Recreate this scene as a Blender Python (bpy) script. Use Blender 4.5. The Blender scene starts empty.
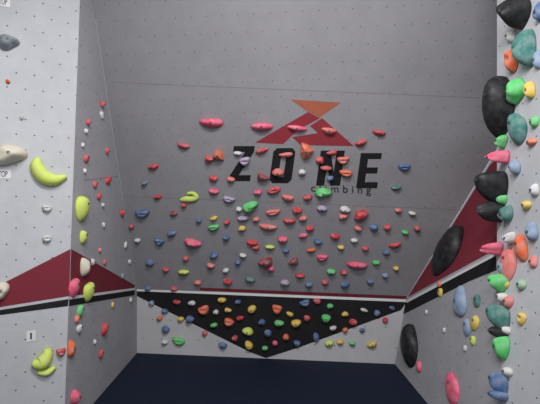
import bpy, math, random
from mathutils import Vector, Matrix
rng = random.Random(7)
sc = bpy.context.scene
sc.view_settings.view_transform = 'Standard'
F = 400.0
CAM = Vector((0, 0, 1.6))

# ------------------------------------------------------------ materials
def srgb(r, g, b):
    def f(c):
        c /= 255
        return c/12.92 if c <= .04045 else ((c+.055)/1.055)**2.4
    return (f(r), f(g), f(b), 1)

def mk(name, col, rough=.6, mottle=.12, scale=8, light=None):
    m = bpy.data.materials.new(name); m.use_nodes = True
    n = m.node_tree.nodes; l = m.node_tree.links
    bs = n['Principled BSDF']; bs.inputs['Roughness'].default_value = rough
    bs.inputs['Specular IOR Level'].default_value = .3
    c = srgb(*col)
    tc = n.new('ShaderNodeTexCoord'); no = n.new('ShaderNodeTexNoise')
    no.inputs['Scale'].default_value = scale; no.inputs['Detail'].default_value = 5
    l.new(tc.outputs['Object'], no.inputs['Vector'])
    mr = n.new('ShaderNodeMapRange'); mr.inputs[1].default_value = .35; mr.inputs[2].default_value = .75
    mr.inputs[3].default_value = 0; mr.inputs[4].default_value = mottle
    l.new(no.outputs['Fac'], mr.inputs[0])
    mx = n.new('ShaderNodeMix'); mx.data_type = 'RGBA'
    mx.inputs[6].default_value = c
    mx.inputs[7].default_value = srgb(*(light or (205, 203, 202)))
    l.new(mr.outputs[0], mx.inputs[0]); l.new(mx.outputs[2], bs.inputs['Base Color'])
    return m

def wallmat(name, col, spacing, rad, dotcol=(60, 58, 60), smudge=(120, 118, 120), amt=.35):
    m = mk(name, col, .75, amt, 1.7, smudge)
    n = m.node_tree.nodes; l = m.node_tree.links
    bs = n['Principled BSDF']
    src = bs.inputs['Base Color'].links[0].from_socket
    uv = n.new('ShaderNodeUVMap'); uv.uv_map = 'UVMap'
    masks = []
    for off in (0., .5):
        a = n.new('ShaderNodeVectorMath'); a.operation = 'MULTIPLY_ADD'
        a.inputs[1].default_value = (1/spacing, .5/spacing, 1); a.inputs[2].default_value = (off, off, 0)
        l.new(uv.outputs[0], a.inputs[0])
        b = n.new('ShaderNodeVectorMath'); b.operation = 'FRACTION'; l.new(a.outputs[0], b.inputs[0])
        c = n.new('ShaderNodeVectorMath'); c.operation = 'SUBTRACT'; c.inputs[1].default_value = (.5, .5, 0); l.new(b.outputs[0], c.inputs[0])
        d = n.new('ShaderNodeVectorMath'); d.operation = 'MULTIPLY'; d.inputs[1].default_value = (spacing, 2*spacing, 0); l.new(c.outputs[0], d.inputs[0])
        e = n.new('ShaderNodeVectorMath'); e.operation = 'LENGTH'; l.new(d.outputs[0], e.inputs[0])
        f = n.new('ShaderNodeMath'); f.operation = 'LESS_THAN'; f.inputs[1].default_value = rad; l.new(e.outputs['Value'], f.inputs[0])
        masks.append(f)
    g = n.new('ShaderNodeMath'); g.operation = 'MAXIMUM'; l.new(masks[0].outputs[0], g.inputs[0]); l.new(masks[1].outputs[0], g.inputs[1])
    # fine scuffs of chalk and shoe rubber
    no = n.new('ShaderNodeTexNoise'); no.inputs['Scale'].default_value = 9; no.inputs['Detail'].default_value = 8; no.inputs['Roughness'].default_value = .7
    l.new(uv.outputs[0], no.inputs['Vector'])
    mr = n.new('ShaderNodeMapRange'); mr.inputs[1].default_value = .3; mr.inputs[2].default_value = .7
    mr.inputs[3].default_value = .94; mr.inputs[4].default_value = 1.05
    l.new(no.outputs['Fac'], mr.inputs[0])
    vm = n.new('ShaderNodeVectorMath'); vm.operation = 'SCALE'; l.new(src, vm.inputs[0]); l.new(mr.outputs[0], vm.inputs['Scale'])
    mx = n.new('ShaderNodeMix'); mx.data_type = 'RGBA'; l.new(g.outputs[0], mx.inputs[0])
    l.new(vm.outputs[0], mx.inputs[6]); mx.inputs[7].default_value = srgb(*dotcol)
    l.new(mx.outputs[2], bs.inputs['Base Color'])
    return m

M_over = wallmat('overhang_shaded_paint', (144, 143, 147), .125, .0046, (90, 88, 93), (126, 125, 130), .5)  # grey paint, with the shade of the downward-facing wall put into its colour
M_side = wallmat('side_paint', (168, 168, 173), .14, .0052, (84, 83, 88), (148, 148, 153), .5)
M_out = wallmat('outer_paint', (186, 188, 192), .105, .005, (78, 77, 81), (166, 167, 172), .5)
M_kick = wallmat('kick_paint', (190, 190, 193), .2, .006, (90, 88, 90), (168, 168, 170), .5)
M_gen = mk('plain_wall_paint', (170, 168, 170), .8, .2, 2)
M_floor = mk('mat_vinyl', (12, 23, 43), .75, .3, 60, (22, 36, 62))
M_maroon = mk('maroon_paint', (122, 38, 52), .75, .3, 5, (100, 46, 56))
M_black = mk('black_paint', (20, 19, 22), .75, .15, 6, (55, 55, 58))
M_text = mk('faded_black_paint', (48, 46, 50), .8, .2, 6, (75, 73, 76))
M_white = mk('white_paint', (215, 215, 217), .7, .1, 6)
M_logo = mk('logo_copper_paint', (166, 94, 70), .75, .5, 5, (140, 62, 54))
M_logor = mk('logo_red_paint', (142, 46, 56), .75, .3, 5, (120, 52, 60))
M_steel = mk('bolt_steel', (60, 60, 62), .4, .1, 10)
M_seam = mk('panel_seam', (124, 122, 126), .9, .1, 10)
COL = dict(r=(200, 46, 54), dr=(138, 32, 42), p=(230, 84, 120), s=(218, 112, 104), o=(226, 104, 56), y=(222, 188, 66),
           l=(204, 222, 90), g=(78, 196, 100), t=(52, 118, 110), b=(64, 100, 148), lb=(124, 148, 176), v=(170, 152, 182),
           w=(208, 207, 204), c=(210, 203, 184), k=(24, 25, 28), gb=(114, 122, 132), pg=(145, 182, 148))
HM = {k: mk('resin_'+k, v, .72 if k != 'k' else .5, .36 if k != 'k' else .05, 22) for k, v in COL.items()}

# ------------------------------------------------------------ helpers
class Plane:
    def __init__(s, a, b, c):
        a, b, c = Vector(a), Vector(b), Vector(c)
        n = (b-a).cross(c-a).normalized()
        if n.dot(CAM-a) < 0: n = -n
        s.o, s.n = a, n
        up = Vector((0, 0, 1))
        s.v = (up-n*up.dot(n)).normalized(); s.u = s.v.cross(n).normalized()
    def hit(s, px, py):
        d = Vector(((px-270)/F, 1, -(py-202)/F))
        return CAM+d*((s.o-CAM).dot(s.n)/d.dot(s.n))
    def aty(s, x, z):
        return Vector((x, s.o.y-((x-s.o.x)*s.n.x+(z-s.o.z)*s.n.z)/s.n.y, z))

def mesh_obj(name, verts, faces, mats, fm=None, smooth=False, parent=None):
    me = bpy.data.meshes.new(name); me.from_pydata([tuple(v) for v in verts], [], faces)
    for m in mats: me.materials.append(m)
    if fm: me.polygons.foreach_set('material_index', fm)
    if smooth:
        me.polygons.foreach_set('use_smooth', smooth if isinstance(smooth, list) else [True]*len(me.polygons))
    me.update()
    o = bpy.data.objects.new(name, me); sc.collection.objects.link(o)
    if parent: o.parent = parent
    return o

def wall(name, pts, mat, thick=.04):
    pts = [Vector(p) for p in pts]
    P = Plane(pts[0], pts[1], pts[2])
    pts = [p-P.n*(p-P.o).dot(P.n) for p in pts]
    n = len(pts); back = [p-P.n*thick for p in pts]
    faces = [list(range(n)), list(range(2*n-1, n-1, -1))]+[[i, n+i, n+(i+1) % n, (i+1) % n] for i in range(n)]
    o = mesh_obj(name, pts+back, faces, [mat])
    me = o.data; uvl = me.uv_layers.new(name='UVMap')
    for lp in me.loops:
        p = me.vertices[lp.vertex_index].co-P.o
        uvl.data[lp.index].uv = (p.dot(P.u)+.03, p.dot(P.v)+.04)
    return o, P

def paint(name, P, pix, mat, parent, off=.002, world=None):
    pts = world or [P.hit(*q)+P.n*off for q in pix]
    return mesh_obj(name, pts, [list(range(len(pts)))], [mat], parent=parent)

# ------------------------------------------------------------ room shell
H = 3.6
BL = (-1.41, 4.24, 0); BR = (1.234, 3.95, 0)
KR = (1.339, 3.938, .645)
KL = Plane(BL, BR, KR).aty(-1.41, .667)
S = (1.472, 2.594, 1.276)
PO = Plane(KL, KR, (-1.40, 3.16, 3.2))
OL = PO.aty(-1.40, H)
P_ru0 = Plane(KR, S, PO.hit(490, 160))
lo_, hi_ = 1.3, 4.0
for _ in range(40):
    mid = (lo_+hi_)/2; q = PO.aty(mid, H)
    if (q-P_ru0.o).dot(P_ru0.n) > 0: lo_ = mid
    else: hi_ = mid
ORr = PO.aty(lo_, H)
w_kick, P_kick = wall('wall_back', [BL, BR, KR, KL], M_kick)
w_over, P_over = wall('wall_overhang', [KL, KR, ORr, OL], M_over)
EL0 = (-1.40, 2.713, 0); EL1 = (-1.40, 2.985, H)
w_left, P_left = wall('wall_left', [EL0, BL, KL, EL1], M_side)
LO0 = (-2.6, 1.993, 0); LO1 = (-2.6, 2.265, H)
w_lout, P_lout = wall('wall_left_front', [LO0, EL0, EL1, LO1], M_out)
RA0 = (1.273, 2.146, 0)
w_rlow, P_rlow = wall('wall_right_lower', [BR, RA0, S, KR], M_side)
w_rup, P_rup = wall('wall_right_upper', [KR, S, ORr+Vector((0.02, -.03, 0)), ORr], M_side)
RB0 = (1.42, 1.0, 0); RB1 = (1.60, 1.2, 1.276); RB2 = (1.60, 1.2, H); RA2 = (1.472, 2.594, H)
w_rf, P_rf = wall('wall_right_front', [S, RB1, RB2, RA2], M_out)
w_rfl, P_rfl = wall('wall_right_front_lower', [RA0, S, RB1, RB0], M_out)
wall('wall_right_return', [(1.48, 2.60, 1.29), (2.5, 2.60, H), (1.48, 2.60, H)], M_gen, -.02)
fl = mesh_obj('floor', [(-3, -3, 0), (3, -3, 0), (3, 4.4, 0), (-3, 4.4, 0), (-3, -3, -.2), (3, -3, -.2), (3, 4.4, -.2), (-3, 4.4, -.2)],
              [(0, 1, 2, 3), (7, 6, 5, 4), (0, 4, 5, 1), (1, 5, 6, 2), (2, 6, 7, 3), (3, 7, 4, 0)], [M_floor])
mesh_obj('ceiling', [(-3, -3, H), (3, -3, H), (3, 4.4, H), (-3, 4.4, H), (-3, -3, H+.1), (3, -3, H+.1), (3, 4.4, H+.1), (-3, 4.4, H+.1)],
         [(3, 2, 1, 0), (4, 5, 6, 7), (1, 5, 4, 0), (2, 6, 5, 1), (3, 7, 6, 2), (0, 4, 7, 3)], [M_gen])

# ------------------------------------------------------------ painted graphics
paint('black_triangle', P_kick, [(137, 290), (407, 301), (401, 310), (300, 347), (266, 358), (250, 352), (137, 296)], M_black, w_kick)
paint('white_line', P_kick, [(136, 288.5), (407, 299.5), (407, 302), (136, 291)], M_white, w_kick, .004)
paint('maroon_line', P_over, [(200, 287.5), (407, 296), (406, 299), (200, 290.3)], M_maroon, w_over)
paint('maroon_triangle', P_left, [(71, 249), (134.5, 285), (134.5, 288), (70, 296)], M_maroon, w_left)
paint('black_band', P_left, [(69, 299), (134.5, 289), (134.5, 295), (69, 306)], M_black, w_left)
paint('white_line', P_left, [(69, 296.5), (134.5, 287.8), (134.5, 290), (69, 299.5)], M_white, w_left, .004)
paint('maroon_triangle', P_lout, [(-40, 305), (70.5, 249), (69, 296), (0, 307), (-40, 312)], M_maroon, w_lout)
paint('black_band', P_lout, [(-40, 318), (0, 310), (68.5, 299), (68, 306), (0, 315), (-40, 322)], M_black, w_lout)
paint('maroon_triangle', P_rup, [(408, 297), (489.5, 166), (505, 150), (505, 246), (497, 249)], M_maroon, w_rup)
paint('white_line', P_rlow, [(407, 300), (496, 253), (496, 256), (407, 303)], M_white, w_rlow, .004)
paint('black_band', P_rlow, [(406, 302), (496, 255), (497, 270), (470, 281), (402, 315)], M_black, w_rlow)
# logo
paint('logo_top', P_over, [(291, 99.5), (341, 102.5), (320, 117), (307, 111)], M_logo, w_over)
paint('logo_left', P_over, [(308, 112), (320, 118), (298, 130), (283, 144), (255, 142.5)], M_logor, w_over)
paint('logo_right', P_over, [(322, 118), (354, 146), (301, 145), (292, 137), (318, 133), (310, 126)], M_logor, w_over)
def letter(name, polys, x0, y0, w, h, slant=.14):
    for i, pl in enumerate(polys):
        pix = []
        for a, b in pl:
            Y = y0+h*(1-b); X = x0+w*a+slant*h*b
            pix.append((X, Y))
        paint(name, P_over, pix, M_black, w_over, .002+.0003*i)
R = lambda a, b, c, d: [(a, b), (c, b), (c, d), (a, d)]
letter('letter_z', [R(0, .83, 1, 1), R(0, 0, 1, .17), [(0, .16), (.42, .16), (1, .84), (.58, .84)]], 229, 146, 21, 35)
letter('letter_o', [R(0, .1, .38, .9), R(.62, .1, 1, .9), [(.0, .1), (.15, 0), (.85, 0), (1, .1), (.62, .17), (.38, .17)],
                    [(0, .9), (.38, .83), (.62, .83), (1, .9), (.85, 1), (.15, 1)]], 269, 148, 22, 35)
letter('letter_n', [R(0, 0, .34, 1), R(.66, 0, 1, 1), [(.18, 1), (.4, 1), (.82, 0), (.6, 0)]], 316, 150.5, 24, 35)
letter('letter_e', [R(0, 0, .38, 1), R(.36, .83, 1, 1), R(.36, .42, .9, .59), R(.36, 0, 1, .17)], 356, 153, 21, 35)

def text_on(P, s, px, py, width, height, mat, parent, name, space=1.0, off=.002, bold=.012, shear=.035):
    cu = bpy.data.curves.new(name+'_c', 'FONT'); cu.body = s; cu.space_character = space; cu.offset = bold
    to = bpy.data.objects.new(name+'_c', cu); sc.collection.objects.link(to)
    dg = bpy.context.evaluated_depsgraph_get(); me = bpy.data.meshes.new_from_object(to.evaluated_get(dg))
    bpy.data.objects.remove(to)
    xs = [v.co.x for v in me.vertices]; ys = [v.co.y for v in me.vertices]
    x0, x1, y0, y1 = min(xs), max(xs), min(ys), max(ys)
    for v in me.vertices:
        a = (v.co.x-x0)/(x1-x0); b = (v.co.y-y0)/(y1-y0)
        v.co = P.hit(px-width/2+a*width, py+height/2-b*height+shear*a*width)+P.n*off
    me.materials.append(mat); o = bpy.data.objects.new(name, me); sc.collection.objects.link(o); o.parent = parent
text_on(P_over, 'climbing', 341, 189, 60, 10, M_text, w_over, 'lettering_climbing', 1.6, bold=.012)
# panel seams
paint('seam', P_over, [(112, 82), (494, 98), (494, 98.6), (112, 82.6)], M_seam, w_over, .001)
paint('seam', P_over, [(124, 196), (470, 210), (470, 210.5), (124, 196.5)], M_seam, w_over, .001)
paint('seam', P_left, [(84, 180), (118, 176), (118, 176.6), (84, 180.7)], M_seam, w_left, .001)

# ------------------------------------------------------------ climbing holds
def blob(w, h, d, kind, rot=0., bolt=True):
    N = 24 if kind != 'w' else 6
    rings = [1, .985, .93, .82, .66, .46, .24] if kind != 'w' else [1, .86, .42]
    a, b = rng.uniform(0, 6.28), rng.uniform(0, 6.28)
    k1, k2 = rng.uniform(.04, .12), rng.uniform(.03, .09)
    V = []; Fc = []; fm = []
    def shape(rho, th):
        c, s_ = math.cos(th), math.sin(th)
        r = 1+k1*math.sin(2*th+a)+k2*math.sin(3*th+b)
        if kind == 'p': r *= 1-.22*s_
        if kind == 't': r *= 1-.12*abs(math.sin(1.5*th+a))
        if kind == 'w': r *= 1+.22*math.sin(3*th+a)
        x = rho*r*c; y = rho*r*s_
        z = (max(0, 1-rho**2.6))**.62
        if kind == 'w':
            z = {1: 0, .86: .5, .42: .85}.get(rho, .95)
            z *= 1+.35*y; y += .15*z
        if kind in 'j':
            y += .35*x*x-.1+.30*z
            z *= 1-.42*math.exp(-((x)**2/.30+(y-.15)**2/.10)) if rho < .9 else 1
        if kind == 'e':
            y += .22*x*x+.4*z*(1-.2*y); z *= 1-.12*x*x
        if kind == 't':
            z *= 1+.14*math.sin(4*x+a)*math.sin(4*y+b)
        if kind == 'p':
            y += .2*z
        return x, y, z
    cr, sr = math.cos(rot), math.sin(rot)
    def put(x, y, z):
        X, Y = x*w/2, y*h/2
        V.append((X*cr-Y*sr, X*sr+Y*cr, z*d))
    for rho in rings:
        for i in range(N): put(*shape(rho, 2*math.pi*i/N))
    put(*shape(0, 0))
    for k in range(len(rings)-1):
        for i in range(N):
            j = (i+1) % N
            Fc.append((k*N+i, k*N+j, (k+1)*N+j, (k+1)*N+i)); fm.append(0)
    L = (len(rings)-1)*N; top = len(V)-1
    for i in range(N): Fc.append((L+i, L+(i+1) % N, top)); fm.append(0)
    Fc.append(tuple(range(N-1, -1, -1))); fm.append(0)
    if bolt:
        x, y, z = V[top]; r = min(.009, .14*min(w, h)); st = len(V)
        for zz, rr in ((z-.004, r), (z+.0025, r), (z+.0025, r*.5), (z-.001, r*.5)):
            for i in range(8):
                V.append((x+rr*math.cos(i*math.pi/4), y+rr*math.sin(i*math.pi/4), zz))
        for q in range(3):
            for i in range(8):
                j = (i+1) % 8; Fc.append((st+q*8+i, st+q*8+j, st+(q+1)*8+j, st+(q+1)*8+i)); fm.append(1)
        Fc.append(tuple(st+24+i for i in range(8))); fm.append(1)
    return V, Fc, fm, kind != 'w'

def sweep(path, radii, d, bolt=True):
    pts = []; rr = []
    P = [path[0]]+list(path)+[path[-1]]; Q = [radii[0]]+list(radii)+[radii[-1]]
    for i in range(1, len(P)-2):
        for s in range(5):
            t = s/5
            c = lambda a, b, c_, e: .5*((2*b)+(-a+c_)*t+(2*a-5*b+4*c_-e)*t*t+(-a+3*b-3*c_+e)*t**3)
            pts.append((c(P[i-1][0], P[i][0], P[i+1][0], P[i+2][0]), c(P[i-1][1], P[i][1], P[i+1][1], P[i+2][1])))
            rr.append(c(Q[i-1], Q[i], Q[i+1], Q[i+2]))
    pts.append(path[-1]); rr.append(radii[-1])
    rm = max(radii); K = 10; V = []; Fc = []; fm = []
    for i, (p, r) in enumerate(zip(pts, rr)):
        a = pts[max(0, i-1)]; b = pts[min(len(pts)-1, i+1)]
        t = Vector((b[0]-a[0], b[1]-a[1])).normalized(); nn = Vector((-t.y, t.x))
        for k in range(K+1):
            an = math.pi*k/K
            V.append((p[0]+nn.x*r*math.cos(an), p[1]+nn.y*r*math.cos(an), d*(r/rm)**.7*math.sin(an)**.8))
    for i in range(len(pts)-1):
        for k in range(K):
            Fc.append((i*(K+1)+k, (i+1)*(K+1)+k, (i+1)*(K+1)+k+1, i*(K+1)+k+1)); fm.append(0)
        Fc.append((i*(K+1)+K, (i+1)*(K+1)+K, (i+1)*(K+1), i*(K+1))); fm.append(0)
    Fc.append(tuple(range(K+1))); fm.append(0)
    e = (len(pts)-1)*(K+1); Fc.append(tuple(e+K-i for i in range(K+1))); fm.append(0)
    return V, Fc, fm, True

class Group:
    def __init__(s, name): s.name = name; s.V = []; s.F = []; s.fm = []; s.sm = []; s.mats = [M_steel]; s.idx = {}
    def add(s, P, loc, geo, col):
        if col not in s.idx: s.idx[col] = len(s.mats); s.mats.append(HM[col])
        V, Fc, fm, sm = geo; o = len(s.V)
        for v in V: s.V.append(loc+P.u*v[0]+P.v*v[1]+P.n*v[2])
        for f in Fc: s.F.append(tuple(i+o for i in f))
        s.fm += [0 if m == 1 else s.idx[col] for m in fm]
        s.sm += [sm]*len(fm)
    def build(s):
        c = sum(s.V, Vector())/len(s.V)
        ob = mesh_obj(s.name, [v-c for v in s.V], s.F, s.mats, s.fm, s.sm); ob.location = c
        return ob

def place(grp, P, px, py, w, h, col, kind='b', rot=0., dep=None, side=False):
    loc = P.hit(px, py); y = loc.y
    W, Hh = w*y/F, h*y/F/max(.6, P.v.z)
    if side:
        D = max(.02, .55*W); W = max(.8*Hh, .5*W)
    else:
        D = dep if dep else .62*min(W, Hh)+.012
    grp.add(P, loc+P.n*.001, blob(W, Hh, D, kind, math.radians(rot)), col)

G = Group('overhang_climbing_holds')
over = """212 123 24 9 p e 0
262 127 22 8 p e 0
297 128.5 19 6 p e 0
329 131 16 6 s e 0
361 143 12 6 r e 0
379 133 13 5 r e 0
306 151 13 17 o w 0
219 155 12 11 o w 20
209 159 9 8 r w 0
184 146 13 5 r e -10
262 151 13 5 r e 0
286 155 14 5 s e 0
332 153 10 5 r e 0
343 160 13 7 s j 0
320 160 10 6 r b 0
346 173 13 7 o j 0
326 168 11 5 r b 0
154 167 11 5 r e 20
245 161 12 8 v j 0
238 153 8 4 w b 0
262 177 12 8 dr w 0
278 172 12 7 s b 0
302 172 8 5 w b 0
214 178 10 5 r b 0
214 191 10 5 p b 0
231 179 8 5 s b 0
229 199 12 6 v j 0
158 197 9 4 r e 0
143 213 14 8 b j 0
174 213 8 4 dr b 0
172 233 9 5 b b 0
160 241 10 6 b j 0
184 205 6 4 r b 0
199 220 6 4 b b 0
214 218 8 4 y b 0
214 227 11 6 g j 0
193 242 18 8 p t 0
250 206 18 10 g t 15
239 209 6 5 w b 0
274 190 15 6 r j 0
288 198 14 6 s e 0
258 192 8 5 p b 0
273 212 14 6 s j 0
289 221 12 6 r e 0
268 227 20 6 s e 0
243 218 11 5 v b 0
242 228 8 5 y b 0
226 237 7 5 b b 0
252 242 11 5 r b 0
256 247 8 4 r b 0
270 247 10 4 l e 0
283 239 10 6 p b 0
297 210 10 6 r b 0
303 218 8 5 s b 0
323 192 18 9 g t 0
322 208 11 5 v b 0
345 209 11 6 w b 0
343 216 10 5 s b 0
330 178 7 5 b b 0
361 215 15 12 r w 30
374 227 9 6 b b 0
395 245 12 5 r e 0
387 227 8 5 r b 0
386 252 7 4 b b 0
404 167 12 6 b j 0
396 188 10 4 t e 0
412 213 7 4 w b 0
405 232 7 4 g b 0
266 262 16 11 dr w 0
271 268 7 5 p b 0
294 261 12 7 dr w 10
322 257 11 6 p j 0
357 265 20 7 p e 0
331 271 9 5 g b 0
311 250 9 4 o e 0
318 241 8 5 b b 0
335 236 10 5 r b 0
341 247 7 4 y b 0
303 235 9 4 p b 0
354 240 7 4 w b 0
365 248 8 4 r b 0
238 262 7 4 b b 0
243 255 7 4 w b 0
214 255 9 5 b b 0
211 265 8 5 s b 0
184 272 11 5 l e 0
166 269 7 4 r b 0
150 262 9 5 b b 0
148 288 7 4 b b 0
198 282 8 4 s b 0
186 258 7 4 r b 0
228 281 9 5 r b 0
226 270 7 4 w b 0
250 279 10 4 t b 0
285 282 10 5 v b 0
309 284 8 5 b b 0
345 284 9 5 b b 0
370 281 8 4 b b 0
300 275 9 4 r b 0
325 282 7 4 r b 0
344 272 7 4 r b 0
385 275 7 4 lb b 0
174 288 7 4 r b 0
286 250 7 4 b b 0
227 222 7 4 r b 0
256 219 7 4 s b 0
308 197 9 5 r b 0
310 228 8 5 r b 0
358 228 8 5 s b 0
138 240 6 4 w b 0
145 183 6 4 b b 0
417 228 6 5 r b 0
398 210 7 4 s b 0
132 226 5 4 r b 0
376 262 7 4 g b 0
396 268 6 4 y b 0"""
for ln in over.split('\n'):
    a = ln.split(); place(G, P_over, *map(float, a[:4]), a[4], a[5], float(a[6])+rng.uniform(-14, 14))
lo = P_over.hit(189, 197); k = lo.y/F
G.add(P_over, lo, sweep([(-9*k, -3*k), (-3*k, -2*k), (3*k, -2*k), (8*k, 0), (5*k, 4*k), (-1*k, 4*k)], [1.5*k, 3*k, 3*k, 2.4*k, 2*k, 1.2*k], .03), 'l')
G.build()

G = Group('kickboard_footholds')
kick = """204 310 11 10 o j
222 300 8 6 y b
228 310 7 5 y b
229 322 11 8 o j
190 319 8 8 b b
181 319 7 5 y b
165 311 7 5 b b
179 341 14 7 g j
166 329 8 7 b b
165 342 7 5 w b
238 302 6 5 b b
252 309 9 8 y b
277 309 11 9 o j
290 314 7 5 y b
296 323 10 8 y b
305 303 11 7 b j
317 301 8 6 r b
330 306 7 5 g b
326 318 10 8 g b
316 337 6 10 b b
297 343 7 6 b b
279 323 9 7 g b
262 322 7 6 b b
268 333 8 7 b b
248 331 11 8 l b
249 345 8 9 y b
240 318 7 5 r b
340 342 7 5 y b
329 343 9 6 l b
333 328 7 5 w b
372 345 11 6 y e
352 343 6 5 g b
353 322 8 7 r b
364 310 7 4 w b
377 313 6 7 b b
345 314 7 5 y b
223 345 9 6 b b
205 333 6 5 r b
214 325 7 5 g b
192 303 8 5 w b
177 302 7 5 r b
160 318 6 5 o b
385 320 6 5 r b
362 330 6 4 b b
286 337 7 6 o b
307 318 7 6 r b
265 348 6 5 g b
345 330 6 5 o b
392 308 6 4 b b
152 303 6 5 lb b
235 338 6 6 r b
275 343 6 5 p b
216 312 6 5 w b"""
for ln in kick.split('\n'):
    a = ln.split(); place(G, P_kick, *map(float, a[:4]), a[4], a[5], rng.uniform(-15, 15))
G.build()

G = Group('left_wall_small_holds')
left = """101 104 8 6 r b
87 122 7 6 r b
85 131 6 5 w b
101 115 5 8 w b
85 158 7 9 r p
106 151 6 6 r b
107 180 7 9 r p
94 184 6 8 r p
98 196 6 7 r p
121 213 7 7 r b
82 236 9 14 l p
84 171 5 5 w b
102 205 5 5 w b
125 245 4 7 w b
103 225 4 6 w b
103 328 9 12 r p
99 250 5 5 s b
92 262 5 7 w b
104 262 4 6 r b
129 262 4 6 w b
100 353 6 8 r p
122 276 4 6 lb b
82 145 4 5 w b
78 328 7 9 w p
79 310 8 12 g p
94 342 4 5 w b
130 300 4 5 w b
112 305 4 6 y b
76 319 6 8 o b"""
for ln in left.split('\n'):
    a = ln.split(); place(G, P_left, *map(float, a[:4]), a[4], a[5], rng.uniform(-15, 15), side=True)
for px, py, w, h, c in [(47, 209, 9, 7, 'w'), (47, 239, 9, 7, 'w'), (8, 82, 4, 4, 'o'), (22, 118, 4, 4, 'w'), (61, 352, 8, 8, 'r')]:
    place(G, P_lout, px, py, w, h, c, 'j')
G.build()

def single(P, px, py, w, h, col, kind, rot=0, side=False, dep=None, name='climbing_hold'):
    g = Group(name); place(g, P, px, py, w, h, col, kind, rot, dep, side); return g.build()
single(P_lout, 8, 43, 20, 15, 'gb', 't', 0)
single(P_lout, 9, 155, 32, 22, 'c', 't', 8, dep=.11)
single(P_lout, 2, 290, 14, 18, 'c', 't', 0)
def crescent(P, px, py, path, rad, col, d):
    lo = P.hit(px, py); k = lo.y/F; g = Group('climbing_hold')
    cx = 1/max(.5, abs(P.n.y))
    g.add(P, lo, sweep([(a*k*cx, -b*k) for a, b in path], [r*k for r in rad], d), col); return g.build()
crescent(P_lout, 49, 171, [(-8, -12), (-9, -4), (-4, 6), (4, 9), (13, 5)], [3, 6, 7, 6, 2.5], 'l', .07)
crescent(P_lout, 43, 359, [(3, -10), (3, -4), (-1, 3), (-8, 2)], [3, 5.5, 7, 3], 'l', .065)
crescent(P_lout, 47, 370, [(-7, 0), (0, 2), (6, -2)], [2, 3.5, 2], 'l', .04)
single(P_left, 80, 206, 15, 25, 'l', 'p', -12, True)
single(P_left, 83, 267, 13, 20, 'c', 't', 0, True)
single(P_left, 87, 290, 12, 20, 'l', 'p', 0, True)
single(P_left, 73, 286, 10, 20, 'p', 'p', -15, True)
single(P_left, 70, 349, 9, 17, 'o', 't', 0, True)
single(P_left, 73, 397, 13, 16, 'p', 't', 0, True)

single(P_rlow, 412, 342, 19, 38, 'k', 'p', 10, True)
single(P_rlow, 420, 366, 7, 11, 'p', 'p', 0, True)
single(P_rlow, 453, 386, 9, 30, 'p', 'p', 12, True)
single(P_rup, 452, 248, 22, 50, 'k', 'p', -20, True)
single(P_rlow, 461, 302, 11, 32, 'lb', 't', 10, True)
G = Group('right_wall_small_holds')
for px, py, w, h, c in [(441, 292, 5, 10, 'y'), (440, 284, 5, 6, 'o'), (427, 312, 4, 5, 'w'), (468, 326, 7, 16, 'lb'), (476, 322, 7, 16, 'y'),
                        (474, 340, 6, 9, 'l'), (445, 330, 4, 5, 'w'), (466, 348, 4, 6, 'w'), (478, 300, 7, 13, 't')]:
    place(G, P_rlow, px, py, w, h, c, 'p', rng.uniform(-20, 20), side=True)
G.build()

# right front wall: dense holds projecting into the room
right = """511 12 32 34 k t
538 12 10 20 b t
494 102 26 64 k p
521 48 21 38 t t
509 61 14 22 o j
513 91 17 27 g t
528 90 10 18 y t
514 126 13 32 t p
500 141 12 14 g t
497 157 25 14 p t
482 184 20 36 k p
483 211 18 24 k t
513 167 11 16 lb t
500 198 11 12 g b
504 214 13 20 t t
508 238 12 14 w t
530 232 9 22 lb t
487 248 18 13 p t
506 262 8 34 s p
519 246 9 26 o p
502 268 9 16 lb b
489 283 13 20 g t
503 283 7 12 y b
496 298 9 10 w b
486 316 13 26 t p
500 320 8 20 t t
507 302 8 12 s b
520 319 7 12 y j
496 347 15 26 g t
487 333 10 12 k b
487 382 9 20 b p
486 396 8 10 b b
504 330 8 10 w b
520 285 7 11 pg b
532 262 6 12 s b
533 122 7 10 g b
533 190 7 12 w b
525 205 7 10 y b
506 372 8 10 w b
530 142 7 8 o b
509 36 8 12 w b
536 60 7 18 lb b"""
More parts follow.
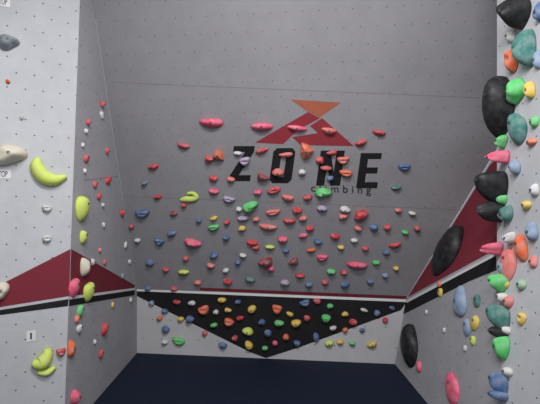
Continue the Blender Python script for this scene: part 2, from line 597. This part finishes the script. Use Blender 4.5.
def rplace(ln):
    a = ln.split(); px, py, w, h = map(float, a[:4])
    bx = min(548, max(px+.42*w, 501))
    P = P_rf; lo = P.hit(bx, py)
    if lo.z < 1.276: P = P_rfl; lo = P.hit(bx if bx > 505 else 505, py)
    y = lo.y; D = max((bx-px)+w/2, .8*w)*y/F*.92; Hh = h*y/F; W = max(.6*Hh, .06)
    W = min(W, .17)
    g = Group('climbing_hold')
    g.add(P, lo+P.n*.001, blob(W, Hh, D, a[5], math.radians(rng.uniform(-10, 10))), a[4]); g.build()
for ln in right.split('\n'): rplace(ln)

# route tags
def tag(P, px, py, w, h, s, tw=.7):
    lo = P.hit(px, py); k = lo.y/F
    W, Hh = w*k*.5, h*k*.5
    pts = [(-W, -Hh), (W, -Hh), (W, Hh), (-W, Hh)]
    vs = [lo+P.u*a+P.v*b+P.n*z for z in (0.0005, .003) for a, b in pts]
    o = mesh_obj('route_tag', vs, [(4, 5, 6, 7), (3, 2, 1, 0), (0, 1, 5, 4), (1, 2, 6, 5), (2, 3, 7, 6), (3, 0, 4, 7)], [M_white])
    text_on(P, s, px, py, w*tw, h*.65, M_black, o, 'tag_text', off=.0035, shear=0)
tag(P_lout, 3, 174, 13, 9, 'TOP'); tag(P_lout, 3, 2, 12, 9, 'TOP')
tag(P_lout, 31, 336, 8, 10, '1', .22)

# ------------------------------------------------------------ lights
def area(name, loc, tgt, sx, sy, e, col=(1, 1, 1)):
    L = bpy.data.lights.new(name, 'AREA'); L.shape = 'RECTANGLE'; L.size = sx; L.size_y = sy; L.energy = e; L.color = col
    o = bpy.data.objects.new(name, L); o.location = loc
    o.rotation_euler = (Vector(tgt)-Vector(loc)).to_track_quat('-Z', 'Y').to_euler(); sc.collection.objects.link(o)
area('ceiling_light', (-.1, 1.2, 3.5), (0, 2.1, 0), 1.6, .3, 78, (1, .985, .99))
area('ceiling_light', (.2, -.8, 3.5), (0, 1.5, .4), 2.0, .4, 66, (1, .985, .99))
w = bpy.data.worlds.new('World'); sc.world = w; w.use_nodes = True
w.node_tree.nodes['Background'].inputs[0].default_value = (.9, .94, 1, 1)
w.node_tree.nodes['Background'].inputs[1].default_value = .40

cam = bpy.data.cameras.new('camera'); co = bpy.data.objects.new('camera', cam); sc.collection.objects.link(co)
co.location = CAM; co.rotation_euler = (math.radians(90), 0, 0); cam.sensor_width = 36; cam.lens = F/540*36
cam.clip_start = .02; sc.camera = co
